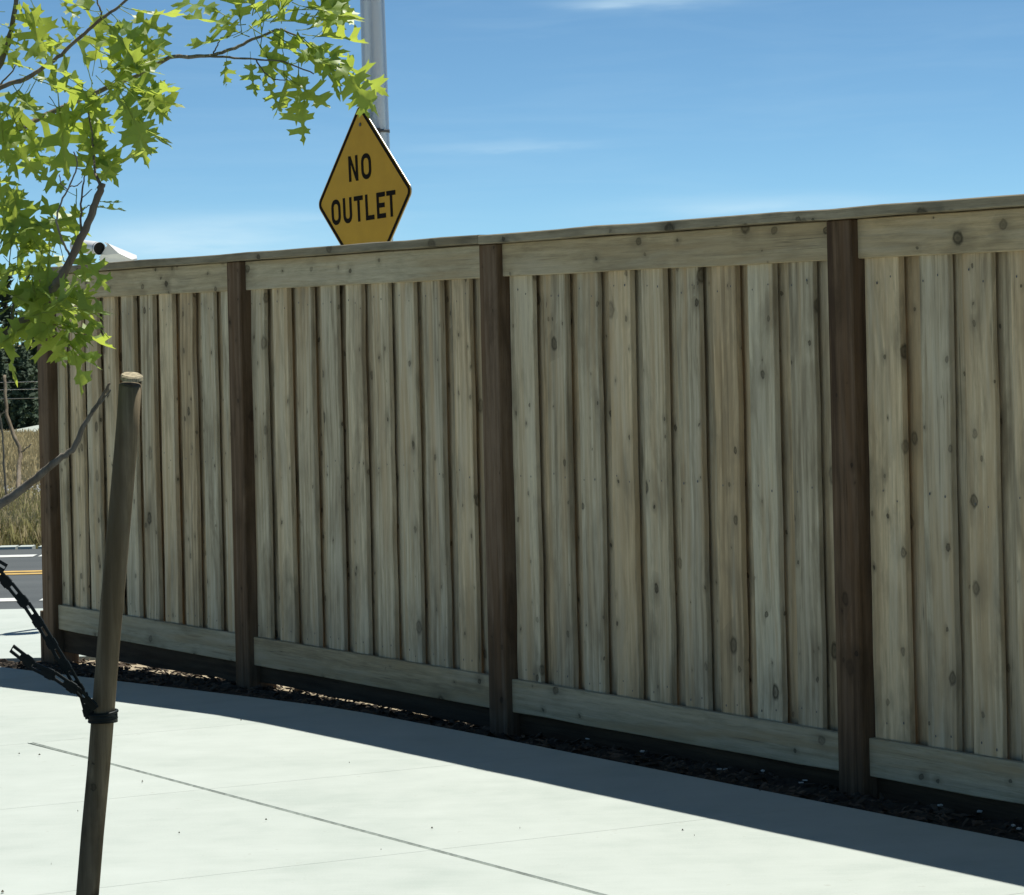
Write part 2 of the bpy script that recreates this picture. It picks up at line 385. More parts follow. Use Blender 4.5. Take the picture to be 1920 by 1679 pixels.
# ------------------------------------------------------------------ ground
def sheet(name, ss, ps, zf, mat, thick=None):
    """grid in fence coordinates: ss list of s, ps list of p (or function of s)"""
    bm = bmesh.new(); g = []
    for s in ss:
        pp = ps(s) if callable(ps) else ps
        g.append([bm.verts.new(sp(s, p, zf(s, p))) for p in pp])
    for A, B in zip(g, g[1:]):
        for k in range(len(A) - 1): bm.faces.new((A[k], A[k + 1], B[k + 1], B[k]))
    if thick:
        r = bmesh.ops.extrude_face_region(bm, geom=bm.faces[:])
        for v in r['geom']:
            if isinstance(v, bmesh.types.BMVert): v.co.z -= thick
    return link(name, mesh(bm, name), mat)
def frange(a, b, n): return [a + (b - a) * i / n for i in range(n + 1)]

# base terrain to the horizon: low under the street, a field beyond the cross road that falls gently away
def terr(x, y):
    if y < 26.9: return -.5
    if y < 27.6: return -.5 + (y - 26.9) / .7 * .32
    if y < 110: return -.18 - 1.2 * ((y - 27.6) / 82.4) ** 1.3
    return -1.38
bm = bmesh.new()
ys = [-2500, -600, -100, -20, 0, 20, 26.85, 26.95, 27.6] + frange(30, 110, 20) + [140, 200, 400, 1000, 3000]
xs = [-3000, -800, -250, -100, -50] + frange(-30, 30, 20) + [60, 150, 400, 1200, 3000]
g = [[bm.verts.new((x, y, terr(x, y))) for x in xs] for y in ys]
for A, B in zip(g, g[1:]):
    for k in range(len(A) - 1): bm.faces.new((A[k], A[k + 1], B[k + 1], B[k]))
struct(link('ground', mesh(bm, 'ground'), M['field']))

pave = bpy.data.objects.new('pavement', None); COL.objects.link(pave); struct(pave)
JT = [-11.58 + 1.6 * i for i in range(11)]
GAP = .0012
def slab(ss, ps, zf=lambda s, p: zg(s)):
    o = sheet('slab', ss, ps, zf, M['concrete'], .14); o.parent = pave
    return o
for a, b in zip(JT, JT[1:]):
    slab(frange(a + GAP, b - GAP, 2), frange(4.541, 5.97, 2))
    slab(frange(a + GAP, b - GAP, 2), frange(3.1, 4.519, 2))
slab(frange(-14.78 + GAP, -11.58 - GAP, 8), frange(3.1, 5.97, 4))
fl = sheet('tooled_joint', frange(-11.58, 4.4, 60), [4.519, 4.527, 4.533, 4.541], lambda s, p: -.0085 if 4.52 < p < 4.54 else -.0003, M['joint']); fl.parent = pave
fl = sheet('joint_filler', frange(-11.57, 4.4, 3), [3.12, 5.95], lambda s, p: -.013, M['joint']); fl.parent = pave
# corner slab round the end of the fence and the strip along the cross road
def poly_slab(pts, z=None):
    bm = bmesh.new()
    vs = [bm.verts.new((x, y, zg(D.x * x + D.y * y) if z is None else z)) for x, y in pts]
    f = bm.faces.new(vs)
    r = bmesh.ops.extrude_face_region(bm, geom=[f])
    for v in r['geom']:
        if isinstance(v, bmesh.types.BMVert): v.co.z -= .14
    bmesh.ops.triangulate(bm, faces=bm.faces[:])
    o = link('slab', mesh(bm, 'slab'), M['concrete'], pave); return o
def xy(s, p): v = sp(s, p); return (v.x, v.y)
YK, YR = 19.86, 20.66
poly_slab([xy(-14.785, 3.1), xy(-14.785, 5.97), xy(-15.6, 5.975), xy(-16.5, 6.03), xy(-16.05, 6.46), (3.0, 17.02), (30, 17.02), (30, YK), (-3.4, YK), (-7.5, YK - .4), (-7.8, 15.0)])
poly_slab([(-3.4, YK + .016), (30, YK + .016), (30, YR), (-3.4, YR)], -.183)

# planting strip for the young tree, kerb and the street the picture is taken from
struct(sheet('planting_strip', frange(-12, 4, 40), frange(1.92, 3.1, 6), lambda s, p: zg(s) - .03 + random.uniform(-.012, .012), M['soil']))
struct(sheet('kerb', frange(-14, 4, 12), [1.75, 1.92], lambda s, p: zg(s) + .002, M['concrete'], .18))
struct(sheet('street', frange(-17, 30, 20), [-6, -2, 1.75], lambda s, p: zg(s) - .13, M['asphalt'], .1))
bm = bmesh.new(); box(bm, -120, 120, YR, 26.85, -.4, -.2)
struct(link('cross_road', mesh(bm, 'cross_road'), M['asphalt']))
def stripe(name, y0, y1, mat, x0=-100, x1=100, segs=None):
    bm = bmesh.new()
    for a, b in (segs or [(x0, x1)]):
        n = max(1, min(30, int((b - a) / .4)))
        lo = [bm.verts.new((a + (b - a) * i / n, y0 + random.uniform(-.012, .012), -.196)) for i in range(n + 1)]
        hi = [bm.verts.new((a + (b - a) * i / n, y1 + random.uniform(-.012, .012), -.196)) for i in range(n + 1)]
        for i in range(n): bm.faces.new((lo[i], lo[i + 1], hi[i + 1], hi[i]))
    return struct(link(name, mesh(bm, name), mat))
stripe('edge_line', 21.46, 21.72, M['white_paint'], segs=[(-30, -3.31), (-3.17, 3), (4, 40)])
stripe('centre_line', 23.9, 24.04, M['yellow_paint'])
stripe('centre_line', 24.15, 24.29, M['yellow_paint'])
stripe('edge_line', 25.84, 26.1, M['white_paint'], segs=[(-40, -3.86), (-3.82, 30)])
bm = bmesh.new()
for i in range(150):
    x = -14 + i * .17; box(bm, x, x + random.uniform(.1, .165), 26.86 + random.uniform(0, .1), 27.1, -.3, -.186 + random.uniform(-.006, .012))
struct(link('far_kerb', mesh(bm, 'far_kerb'), M['concrete']))

# yard behind the fence and the bark bed along its foot
struct(sheet('yard', frange(-15.95, 12, 40), lambda s: [6.39 + (min(16, max(6.41, (17.0 + .866 * s) / .4997)) - 6.39) * k / 6 for k in range(7)],
      lambda s, p: soilz(s) - .004, M['yard'], .1))
random.seed(4)
def bedp(s):
    a, b = 5.955, 6.395
    if s < -15.5: k = (-15.5 - s) / 1.0; a, b = a + .09 * k, b - .30 * k
    return frange(a, b, 14)
def bedz(s, p):
    z = soilz(s) + random.gauss(0, .009) - (.01 if p > 6.33 else 0)
    return min(z, zg(s) - .006) if p < 6.02 else z
bed = struct(sheet('planting_bed', frange(-16.5, 4, 560), bedp, bedz, M['soil']))
# loose bark on it
def chips(name, n, size, mat, prange, srange):
    bm = bmesh.new()
    for _ in range(n):
        s = random.uniform(*srange); p = random.uniform(*prange); L = random.uniform(*size)
        m = Matrix.Translation(sp(s, p, soilz(s) + random.uniform(.0, .012))) @ Matrix.Rotation(random.uniform(0, 6.3), 4, 'Z') @ Matrix.Rotation(random.gauss(0, .45), 4, 'X') @ Matrix.Rotation(random.gauss(0, .35), 4, 'Y')
        a, b, c = L, L * random.uniform(.3, .6), L * random.uniform(.12, .25)
        vs = [bm.verts.new(m @ Vector(v)) for v in ((-a, -b, 0), (a * .8, -b * .8, 0), (a, b * .7, 0), (-a * .7, b, 0), (-a * .6, -b * .5, c), (a * .6, -b * .5, c), (a * .5, b * .5, c), (-a * .5, b * .6, c))]
        for f in ((4, 5, 6, 7), (0, 1, 5, 4), (1, 2, 6, 5), (2, 3, 7, 6), (3, 0, 4, 7)): bm.faces.new([vs[i] for i in f])
    return struct(link(name, mesh(bm, name), mat), 'stuff')
chips('bark_chips', 3600, (.008, .026), M['chip'], (5.975, 6.52), (-16, -4))

# ------------------------------------------------------------------ fence
P0, S0 = 6.27, -15.809
fence = thing('wooden_fence', 'long weathered board on board wooden fence with dark brown posts beside the pale pavement', 'fence',
              sp(S0, P0, 0), -(math.pi / 2 - TH))
BAY = 2.343; NB_ = 7; PW = .138
ZT, ZC = 1.862, 1.897
def wobbly_board(w, h, t, seed, segs=9):
    rnd = random.Random(seed); bm = bmesh.new(); rings = []
    cup = rnd.uniform(-.0025, .0025)
    for i in range(segs + 1):
        z = h * i / segs; a = rnd.gauss(0, .0012); b = rnd.gauss(0, .0012); dy = rnd.gauss(0, .0012); e = .0025
        xs_ = [(-w / 2 + a + e, dy + cup), (-w / 2 + a, dy + e + cup), (-w / 2 + a, t + dy), (w / 2 + b, t + dy), (w / 2 + b, dy + e + cup), (w / 2 + b - e, dy + cup), (0, dy - cup)]
        rings.append([bm.verts.new((x, y, z)) for x, y in xs_])
    for A, B in zip(rings, rings[1:]):
        for k in range(7): bm.faces.new((A[k], A[(k + 1) % 7], B[(k + 1) % 7], B[k]))
    bm.faces.new(rings[0]); bm.faces.new(rings[-1][::-1])
    return mesh(bm, 'board')
variants = [wobbly_board(.145 + random.uniform(-.004, .004), 1.82, .021, 50 + i) for i in range(8)]
for v in variants: v.materials.append(M['board'])
wide = [wobbly_board(.214, 1.82, .021, 70 + i) for i in range(6)]
for v in wide: v.materials.append(M['board'])
E = [[.22, .455, .671, .908, 1.134, 1.373, 1.599, 1.833, 2.066],
     [2.614, 2.859, 3.092, 3.329, 3.564, 3.801, 4.037, 4.269, 4.508],
     [5.003, 5.251, 5.476, 5.712, 5.944, 6.171, 6.411, 6.636, 6.872],
     [7.358, 7.603, 7.832, 8.07, 8.30, 8.53, 8.765, 9.0, 9.235]]
for b in range(4, NB_): E.append([b * BAY + .22 + .236 * k for k in range(9)])
YB, YBB = .055, .092
for b in range(NB_):
    lo, hi = b * BAY + PW, (b + 1) * BAY
    edges = E[b]
    for k, e in enumerate(edges):
        if k == 0 and e - .145 > lo + .003:          # first board of the bay is ripped to reach the post
            fw = e - lo - .003; fm = wobbly_board(fw, 1.82, .021, 700 + b); fm.materials.append(M['board'])
            link('board', fm, None, fence, (lo + .003 + fw / 2, YB, .034)); continue
        o = link('board', random.choice(variants), None, fence, (e - .0725, YB + random.uniform(-.002, .002), .034))
        o.rotation_euler = (0, random.gauss(0, .0016), random.gauss(0, .008))
    # recessed boards behind the gaps, one more at the right end of the bay
    mids = [edges[0] - .204] + [(p + q) / 2 - .080 for p, q in zip(edges, edges[1:])] + [edges[-1] + .031, edges[-1] + .19]
    for k, c in enumerate(mids):
        c = min(max(c, lo + .0), hi + .03)
        o = link('board', random.choice(wide), None, fence, (c, YBB + random.uniform(-.001, .002), .034))
        o.rotation_euler = (0, random.gauss(0, .0012), random.gauss(0, .006))
    # sliver of the next front board at the right-hand post
    w_ = min(.145, hi - .004 - (edges[-1] + .09))
    nbm = wobbly_board(w_, 1.8, .021, 900 + b); nbm.materials.append(M['board'])
    link('board', nbm, None, fence, (edges[-1] + .09 + w_ / 2, YB, .034))
rail_me = {}
for b in range(NB_):
    lo, hi = b * BAY + PW + .002, (b + 1) * BAY - .002
    for nm, z0, z1 in (('top_rail', 1.730, ZT - .0018), ('bottom_rail', .030, .158)):
        bm = bmesh.new(); n = 8; rings = []
        for i in range(n + 1):
            x = (hi - lo) * i / n; j = random.gauss(0, .0012); q = random.gauss(0, .0004); y = random.gauss(0, .0008)
            rings.append([bm.verts.new(v) for v in ((x, .030 + y, z0 + j + .003), (x, .033 + y, z0 + j), (x, .0545, z0 + j), (x, .0545, z1 + q), (x, .033 + y, z1 + q), (x, .030 + y, z1 + q - .003))])
        for A, B in zip(rings, rings[1:]):
            for k in range(6): bm.faces.new((A[k], A[(k + 1) % 6], B[(k + 1) % 6], B[k]))
        bm.faces.new(rings[0]); bm.faces.new(rings[-1][::-1])
        link(nm, mesh(bm, nm), M['rail'], fence, (lo, 0, 0))
    bm = bmesh.new(); kb, kb2 = ((-.088, -.064), (-.048, -.057), (-.055, -.05), (-.05, -.05), (-.05, -.05), (-.05, -.05), (-.05, -.05))[b]
    n = 14; A = []
    for i in range(n + 1):
        x = lo + (hi - lo) * i / n; z0 = kb + (kb2 - kb) * i / n + random.gauss(0, .003)
        A.append([bm.verts.new((x, y, z)) for y, z in ((.059, z0), (.111, z0), (.111, .0335), (.059, .0335))])
    for p, q in zip(A, A[1:]):
        for k in range(4): bm.faces.new((p[k], p[(k + 1) % 4], q[(k + 1) % 4], q[k]))
    bm.faces.new(A[0]); bm.faces.new(A[-1][::-1])
    link('kickboard', mesh(bm, 'kickboard'), M['kick'], fence)
    for nm, z0, z1 in (('back_rail', .05, .14), ('back_rail', 1.0, 1.09), ('back_rail', 1.72, 1.81)):
        bm = bmesh.new(); box(bm, lo, hi, .1155, .145, z0, z1); link(nm, mesh(bm, nm, bevel=.003), M['rail'], fence)
bm = bmesh.new(); box(bm, 0, PW, 0, .142, -.5, ZT - .001); pm = mesh(bm, 'post', bevel=.005); pm.materials.append(M['post'])
for b in range(NB_ + 1): link('post', pm, None, fence, (b * BAY, random.uniform(-.003, .003), 0))
bm = bmesh.new(); box(bm, -.03, -.001, -.004, .146, -.4, .12)
link('post_collar', mesh(bm, 'post_collar', bevel=.003), M['post'], fence)
# cap boards: butt joints over every second post
for a, b in ((-.09, 2 * BAY + .045), (2 * BAY + .048, 4 * BAY + .06), (4 * BAY + .063, 6 * BAY + .06), (6 * BAY + .063, 7 * BAY + .2)):
    bm = bmesh.new(); n = 16; R = []
    for i in range(n + 1):
        x = (b - a) * i / n; j = random.gauss(0, .001); q = random.gauss(0, .0012)
        R.append([bm.verts.new(v) for v in ((x, -.026 + q, ZT + j + .003), (x, -.023 + q, ZT + j), (x, .166, ZT + j), (x, .166, ZC + j), (x, -.022 + q, ZC + j), (x, -.026 + q, ZC + j - .004))])
    for A, B in zip(R, R[1:]):
        for k in range(6): bm.faces.new((A[k], A[(k + 1) % 6], B[(k + 1) % 6], B[k]))
    bm.faces.new(R[0]); bm.faces.new(R[-1][::-1])
    link('cap_board', mesh(bm, 'cap_board'), M['cap'], fence, (a, 0, random.uniform(0, .0015)))

bm = bmesh.new()
random.seed(77)
for b in range(4):
    for e in E[b]:
        for z in (.10 + .1, .955, 1.66):
            for dx in (.035, .11):
                c = Vector((e - dx + random.uniform(-.012, .012), YB - .0026, z + random.uniform(-.02, .02)))
                r_ = random.uniform(.0028, .0042)
                ring = [bm.verts.new(c + Vector((r_ * math.cos(a), 0, r_ * 1.3 * math.sin(a)))) for a in [k * math.pi / 3 for k in range(6)]]
                bm.faces.new(ring)
struct(link('nail_heads', mesh(bm, 'nail_heads'), M['band'], fence), 'stuff')

# ------------------------------------------------------------------ street lamp pole behind the fence
PY = 18.68
pb = at(705.5, 240, PY); pole_top = at(698, 0, PY)
tilt = (pole_top - pb).normalized()
pole = thing('lamp_pole', 'tall tapered silver metal pole rising behind the fence and the yellow diamond sign', 'pole', (pb.x, pb.y, -.2))
bm = bmesh.new()
base = Vector((0, 0, 0)); zt = 8.5
lean = Vector((tilt.x / tilt.z, tilt.y / tilt.z, 1))
b0 = pb - lean * (pb.z + .2)
pole.location = b0
def pr(z): return .0745 - .0052 * (z - 2.7)
tube(bm, [lean * (z + .2) for z in (-.2, 1, 2, 2.5, 3, 3.5, 4.5, 6, zt)], [pr(z) for z in (-.2, 1, 2, 2.5, 3, 3.5, 4.5, 6, zt)], 40)
link('pole_shaft', mesh(bm, 'pole_shaft', True), M['galv'], pole)
bm = bmesh.new(); box(bm, -.2, .2, -.2, .2, 0, .05)
link('base_plate', mesh(bm, 'base_plate', bevel=.01), M['galv'], pole)
for dx, dy in ((-1, -1), (1, -1), (1, 1), (-1, 1)):
    bm = bmesh.new(); tube(bm, [(dx * .15, dy * .15, .05), (dx * .15, dy * .15, .1)], .02, 6)
    link('anchor_bolt', mesh(bm, 'anchor_bolt'), M['band'], pole)
for py in (247,):
    q = at(716, py, PY); zb = q.z
    bm = bmesh.new(); c = lean * (zb + .2)
    tube(bm, [c - lean * .009, c + lean * .009], pr(zb) + .003, 40); link('steel_band', mesh(bm, 'steel_band', True), M['band'], pole)
    bm = bmesh.new(); a = math.radians(20)
    m = Matrix.Translation(c + Vector((math.sin(a) * .01 + .012, -(pr(zb) + .006), 0)))
    for v in box(bm, -.012, .012, -.008, .006, -.016, .016): v.co = m @ v.co
    link('band_buckle', mesh(bm, 'band_buckle'), M['band'], pole)
arm = [lean * (zt + .2), lean * (zt + .3) + Vector((.3, .25, .25)), lean * (zt + .3) + Vector((1.2, 1.0, .45))]
bm = bmesh.new(); tube(bm, smooth_path(arm), .03, 10); link('lamp_arm', mesh(bm, 'lamp_arm', True), M['galv'], pole)
bm = bmesh.new(); e = arm[-1]
for v in box(bm, e.x - .1, e.x + .5, e.y - .13, e.y + .13, e.z - .05, e.z + .05): pass
link('lamp_head', mesh(bm, 'lamp_head', bevel=.03), M['galv'], pole)

# ------------------------------------------------------------------ NO OUTLET sign
SY = 18.5; PHI = math.radians(57.2); HD = .545
sc_ = at(682.5, 371.5, SY)
sign = thing('road_sign', 'yellow diamond NO OUTLET warning sign with black border above the fence cap', 'sign', sc_)
ex = Vector((math.cos(PHI), -math.sin(PHI), 0)); ez = lean.normalized(); ez = (ez - ex * ez.dot(ex)).normalized()
ey = ez.cross(ex)
rot = Matrix(((ex.x, ey.x, ez.x), (ex.y, ey.y, ez.y), (ex.z, ey.z, ez.z))).to_4x4() @ Matrix.Rotation(math.radians(-2.0), 4, 'Y')
sign.rotation_euler = rot.to_euler()
def diamond(h, r, n=6):
    """rounded square on its corner, in x-z"""
    pts = []; d = h - r * math.sqrt(2)      # centre of the corner arc
    h2 = h
    for k in range(4):
        a0 = math.pi / 2 * k; c = (h2 - r * math.sqrt(2)) * 1.0
        cx, cz = c * math.cos(a0), c * math.sin(a0)
        for i in range(n + 1):
            a = a0 - math.pi / 4 + math.pi / 2 * i / n
            pts.append((cx + r * math.cos(a), cz + r * math.sin(a)))
    return pts
def plate(pts, y0, y1, hole=None):
    bm = bmesh.new()
    if hole is None:
        a = [bm.verts.new((x, y0, z)) for x, z in pts]; b = [bm.verts.new((x, y1, z)) for x, z in pts]
        bm.faces.new(a); bm.faces.new(b[::-1])
        for i in range(len(pts)): j = (i + 1) % len(pts); bm.faces.new((a[i], b[i], b[j], a[j]))
    else:
        L = []
        for P, y in ((pts, y0), (hole, y0), (hole, y1), (pts, y1)): L.append([bm.verts.new((x, y, z)) for x, z in P])
        for k in range(4):
            A, B = L[k], L[(k + 1) % 4]
            for i in range(len(A)): j = (i + 1) % len(A); bm.faces.new((A[i], A[j], B[j], B[i]))
    return bm
RC = .045
link('sign_sheet', mesh(plate(diamond(HD, RC), 0, .003), 'sign_sheet'), M['alu'], sign)
link('sign_face', mesh(plate(diamond(HD - .005, RC), -.0016, -.0003), 'sign_face'), M['sign_yellow'], sign)
link('border', mesh(plate(diamond(HD - .012, RC - .004), -.0030, -.0019, diamond(HD - .042, RC - .018)), 'border'), M['sign_black'], sign)
def letter(ch, x0, x1, zc, h):
    bm = bmesh.new(); y0, y1 = -.0032, -.0020; t = .0265; z0, z1 = zc - h / 2, zc + h / 2; w = x1 - x0
    def bx(a, b, c, d): box(bm, a, b, y0, y1, c, d)
    def quad(ps):
        A = [bm.verts.new((x, y0, z)) for x, z in ps]; B = [bm.verts.new((x, y1, z)) for x, z in ps]
        bm.faces.new(A); bm.faces.new(B[::-1])
        for i in range(4): j = (i + 1) % 4; bm.faces.new((A[i], B[i], B[j], A[j]))
    def ring(half):
        def ob(a, c, r):
            P = []
            for (cx, cz, s) in ((x1 - a - r, z1 - a - r, 0), (x0 + a + r, z1 - a - r, 90), (x0 + a + r, z0 + a + r, 180), (x1 - a - r, z0 + a + r, 270)):
                for i in range(7): q = math.radians(s + 15 * i); P.append((cx + r * math.cos(q), cz + r * math.sin(q)))
            return P
        O, I = ob(0, 0, w * .46), ob(t, 0, max(.004, w * .46 - t))
        if half:   # U: straight sides and a round foot
            O = [(x1, z1) if i < 7 else (x0, z1) if i < 14 else v for i, v in enumerate(O)]; I = [(x1 - t, z1) if i < 7 else (x0 + t, z1) if i < 14 else v for i, v in enumerate(I)]
        L = []
        for P, y in ((O, y0), (I, y0), (I, y1), (O, y1)): L.append([bm.verts.new((x, y, z)) for x, z in P])
        m = len(O)
        for k in range(4):
            A, B = L[k], L[(k + 1) % 4]
            for i in range(m):
                j = (i + 1) % m
                if half and (i == 6 or i == 13 and False): continue
                if half and i == 6: continue
                if (O[i] == O[j]) : continue
                try: bm.faces.new((A[i], A[j], B[j], B[i]))
                except ValueError: pass
    if ch == 'N':
        bx(x0, x0 + t, z0, z1); bx(x1 - t, x1, z0, z1)
        quad([(x0 + t + .0004, z1), (x0 + t + .0004, z1 - .046), (x1 - t - .0004, z0), (x1 - t - .0004, z0 + .046)])
    elif ch == 'T': bx(x0, x1, z1 - t, z1); bx((x0 + x1) / 2 - t / 2, (x0 + x1) / 2 + t / 2, z0, z1 - t - .0003)
    elif ch == 'L': bx(x0, x0 + t, z0, z1); bx(x0 + t + .0003, x1, z0, z0 + t)
    elif ch == 'E':
        bx(x0, x0 + t, z0, z1)
        for c, k in ((z0 + t / 2, 1), (zc, .86), (z1 - t / 2, .97)): bx(x0 + t + .0003, x0 + t + (w - t) * k, c - t / 2, c + t / 2)
    elif ch == 'O': ring(False)
    elif ch == 'U': ring(True)
    return link('letter', mesh(bm, 'letter'), M['sign_black'], sign)
for ch, a, b in (('N', -.285, -.09), ('O', -.02, .185)): letter(ch, a * HD, b * HD, .325 * HD, .27 * HD)
for ch, a, b in (('O', -.69, -.495), ('U', -.44, -.255), ('T', -.205, -.02), ('L', .03, .205), ('E', .262, .442), ('T', .468, .65)):
    letter(ch, a * HD, b * HD, -.105 * HD, .27 * HD)
for z in (.77, -.77):
    bm = bmesh.new(); tube(bm, [(0, -.006, z * HD), (0, .02, z * HD)], .011, 10); link('bolt', mesh(bm, 'bolt'), M['band'], sign)
bm = bmesh.new()
for v in box(bm, -.025, .025, .0035, .03, -HD * .9, HD * .9): pass
link('bracket', mesh(bm, 'bracket', bevel=.003), M['alu'], sign)

# ------------------------------------------------------------------ white tubular fixture on a mast
FY = 19.5
fx = at(195, 487, FY)
fix = thing('mast_camera', 'white tubular fixture with dark round opening and sloping white hood just above the fence cap', 'camera', (fx.x, fx.y + .1, -.2))
o_ = Vector((fx.x, fx.y + .1, -.2))
def L(px, py, dy=0): return at(px, py, FY + dy) - o_
bm = bmesh.new(); ax0, ax1 = L(187, 466.5), L(140, 461, .34)
tube(bm, [ax0, ax0.lerp(ax1, .25), ax0.lerp(ax1, .95), ax1], [.0385, .041, .041, .03], 24, cap=False)
link('housing', mesh(bm, 'housing', True), M['fix_white'], fix)
bm = bmesh.new(); q = (ax1 - ax0).normalized() * .02; tube(bm, [ax0 + q, ax0 + q * 1.4], .0392, 24); link('lens', mesh(bm, 'lens'), M['fix_dark'], fix)
bm = bmesh.new(); tube(bm, [ax1 - q * .8, ax1 - q * .4], .031, 24); link('rear_cap', mesh(bm, 'rear_cap'), M['fix_white'], fix)
# sloping hood: a folded sheet with a flat top and a side skirt
bm = bmesh.new()
T = [L(196, 454, .10), L(203, 457, -.02), L(222, 475, -.05), L(247, 487, -.04), L(257, 485, .0), L(256, 479, .16)]
S_ = [L(203, 457.6, -.02), L(222, 475.6, -.05), L(247, 487.6, -.04), L(245, 497, .05), L(186, 499, .06), L(188, 480, .03)]
def slabp(P, th):
    A = [bm.verts.new(p) for p in P]; B = [bm.verts.new(p + th) for p in P]
    bm.faces.new(A); bm.faces.new(B[::-1])
    for i in range(len(P)): j = (i + 1) % len(P); bm.faces.new((A[i], B[i], B[j], A[j]))
slabp(T, Vector((0, .004, -.007))); link('hood', mesh(bm, 'hood'), M['fix_white'], fix)
bm = bmesh.new(); slabp(S_, Vector((.002, .02, 0))); link('side_plate', mesh(bm, 'side_plate'), M['fix_white'], fix)
bm = bmesh.new(); tube(bm, [(0, 0, 0), L(212, 500, .08) * 1.0 if False else Vector((0, 0, L(212, 492).z))], .03, 12)
link('mast', mesh(bm, 'mast', True), M['fix_white'], fix)

# ------------------------------------------------------------------ field beyond the road
random.seed(8)
def tufts(name, n, xr, yr, hr, mat, wide=.006):
    bm = bmesh.new()
    for _ in range(n):
        y = yr[0] + (yr[1] - yr[0]) * random.random() ** 1.3; cx = (38 - CX) / F * y; x = cx + random.uniform(*xr) * y / 40; z = terr(x, y)
        for k in range(5):
            h = random.uniform(*hr); a = random.uniform(0, 6.3); l = random.uniform(.1, .7) * h; w = wide * random.uniform(.7, 1.6)
            b = Vector((x + random.gauss(0, .05), y + random.gauss(0, .05), z)); t = b + Vector((math.cos(a) * l, math.sin(a) * l, h))
            sd_ = Vector((math.sin(a + 1), math.cos(a), 0)).normalized() * w
            bm.faces.new([bm.verts.new(v) for v in (b - sd_, b + sd_, t + sd_ * .3, t - sd_ * .3)])
    return struct(link(name, mesh(bm, name), mat), 'stuff')
tufts('weedy_grass', 3800, (-1.8, 1.8), (27.3, 36), (.06, .20), M['grass_green'], .010)
tufts('dry_grass', 1600, (-1.8, 1.8), (27.3, 36), (.08, .22), M['grass_dry'], .009)
tufts('dry_grass', 5200, (-1.8, 1.8), (35, 78), (.10, .26), M['grass_dry'], .016)
bm = bmesh.new()
for _ in range(110):
    y = random.gauss(34.6, .35); x = (38 - CX) / F * y + random.uniform(-1.2, 1.2); z = terr(x, y) + random.uniform(.1, .2)
    for k in range(5):
        c = Vector((x + random.gauss(0, .018), y + random.gauss(0, .02), z + random.gauss(0, .012))); r = random.uniform(.005, .013)
        bmesh.ops.create_icosphere(bm, subdivisions=1, radius=r, matrix=Matrix.Translation(c))
struct(link('white_wildflowers', mesh(bm, 'white_wildflowers'), M['flower']), 'stuff')

# wire fence across the field
WY = 44
wf = thing('wire_fence', 'thin pale wire fence strands in front of the dark conifers beyond the road', 'wire fence', ((38 - CX) / F * WY, WY, terr(0, WY)))
for py in (730, 747, 716):
    q = at(38, py, WY); z = q.z - terr(0, WY)
    bm = bmesh.new(); tube(bm, [(-9, 0, z), (0, 0, z - .004), (9, 0, z)], .0045, 5); link('wire', mesh(bm, 'wire'), M['alu'], wf)
for x in (-9, -3, 3, 9):
    bm = bmesh.new(); tube(bm, [(x, 0, -.3), (x, 0, 1.25)], .03, 6); link('post', mesh(bm, 'post'), M['far_trunk'], wf)

# dark conifers beyond the field
def conifer(px, ytop, Y, rad, label, seed):
    rnd = random.Random(seed); x = (px - CX) / F * Y; zb = terr(x, Y); top = at(px, ytop, Y).z; h = top - zb
    t = thing('conifer_tree', label, 'tree', (x, Y, zb), 0, 'conifers beyond the field')
    bm = bmesh.new(); tube(bm, [(0, 0, -.2), (0, 0, h * .5), (0, 0, h * .96)], [.13, .07, .01], 7); link('trunk', mesh(bm, 'trunk', True), M['far_trunk'], t)
    bm = bmesh.new()
    nl = 26
    for i in range(nl):
        f = (i + rnd.random()) / nl; z = h * (.06 + .92 * f); R = rad * (1 - f) ** .8 * rnd.uniform(.75, 1.12) + .08
        nb_ = int(5 + 9 * (1 - f))
        for k in range(nb_):
            a = rnd.uniform(0, 6.283); Rk = R * rnd.uniform(.55, 1.1)
            for j in range(9):
                u = (j + rnd.random()) / 9; d = Rk * u
                c = Vector((math.cos(a) * d, math.sin(a) * d, z - .28 * d + rnd.gauss(0, .05)))
                s_ = rnd.uniform(.07, .17) * (1.1 - .4 * u)
                n1 = Vector((rnd.gauss(0, 1), rnd.gauss(0, 1), rnd.gauss(0, .5))).normalized(); n2 = n1.orthogonal().normalized()
                bm.faces.new([bm.verts.new(c + v) for v in (n1 * s_ * 1.7, n2 * s_ * .6, -n1 * s_ * .6, -n2 * s_ * .6)])
    link('crown', mesh(bm, 'crown'), M['needle'], t)
conifer(12, 500, 104, 1.7, 'tall dark green conifer behind the wire fence at the left edge', 1)
conifer(62, 590, 110, 1.5, 'dark conifer whose crown meets the fence end post beyond the road', 2)
conifer(-55, 530, 108, 1.8, 'dark conifer beyond the road mostly outside the left edge', 3)
conifer(196, 479, 150, 1.6, 'far dark treetop just showing above the fence cap under the white fixture', 4)
conifer(-8, 640, 98, 1.3, 'short dark conifer standing in front of the tallest one', 5)
conifer(38, 650, 97, 1.1, 'low bushy dark conifer between two taller ones past the dry field', 6)
# pale gravel patch of a far drive
bm = bmesh.new(); box(bm, -13.9, -9.5, 88, 96, -2, terr(0, 88) + .05)
struct(link('far_drive', mesh(bm, 'far_drive'), M['joint']))

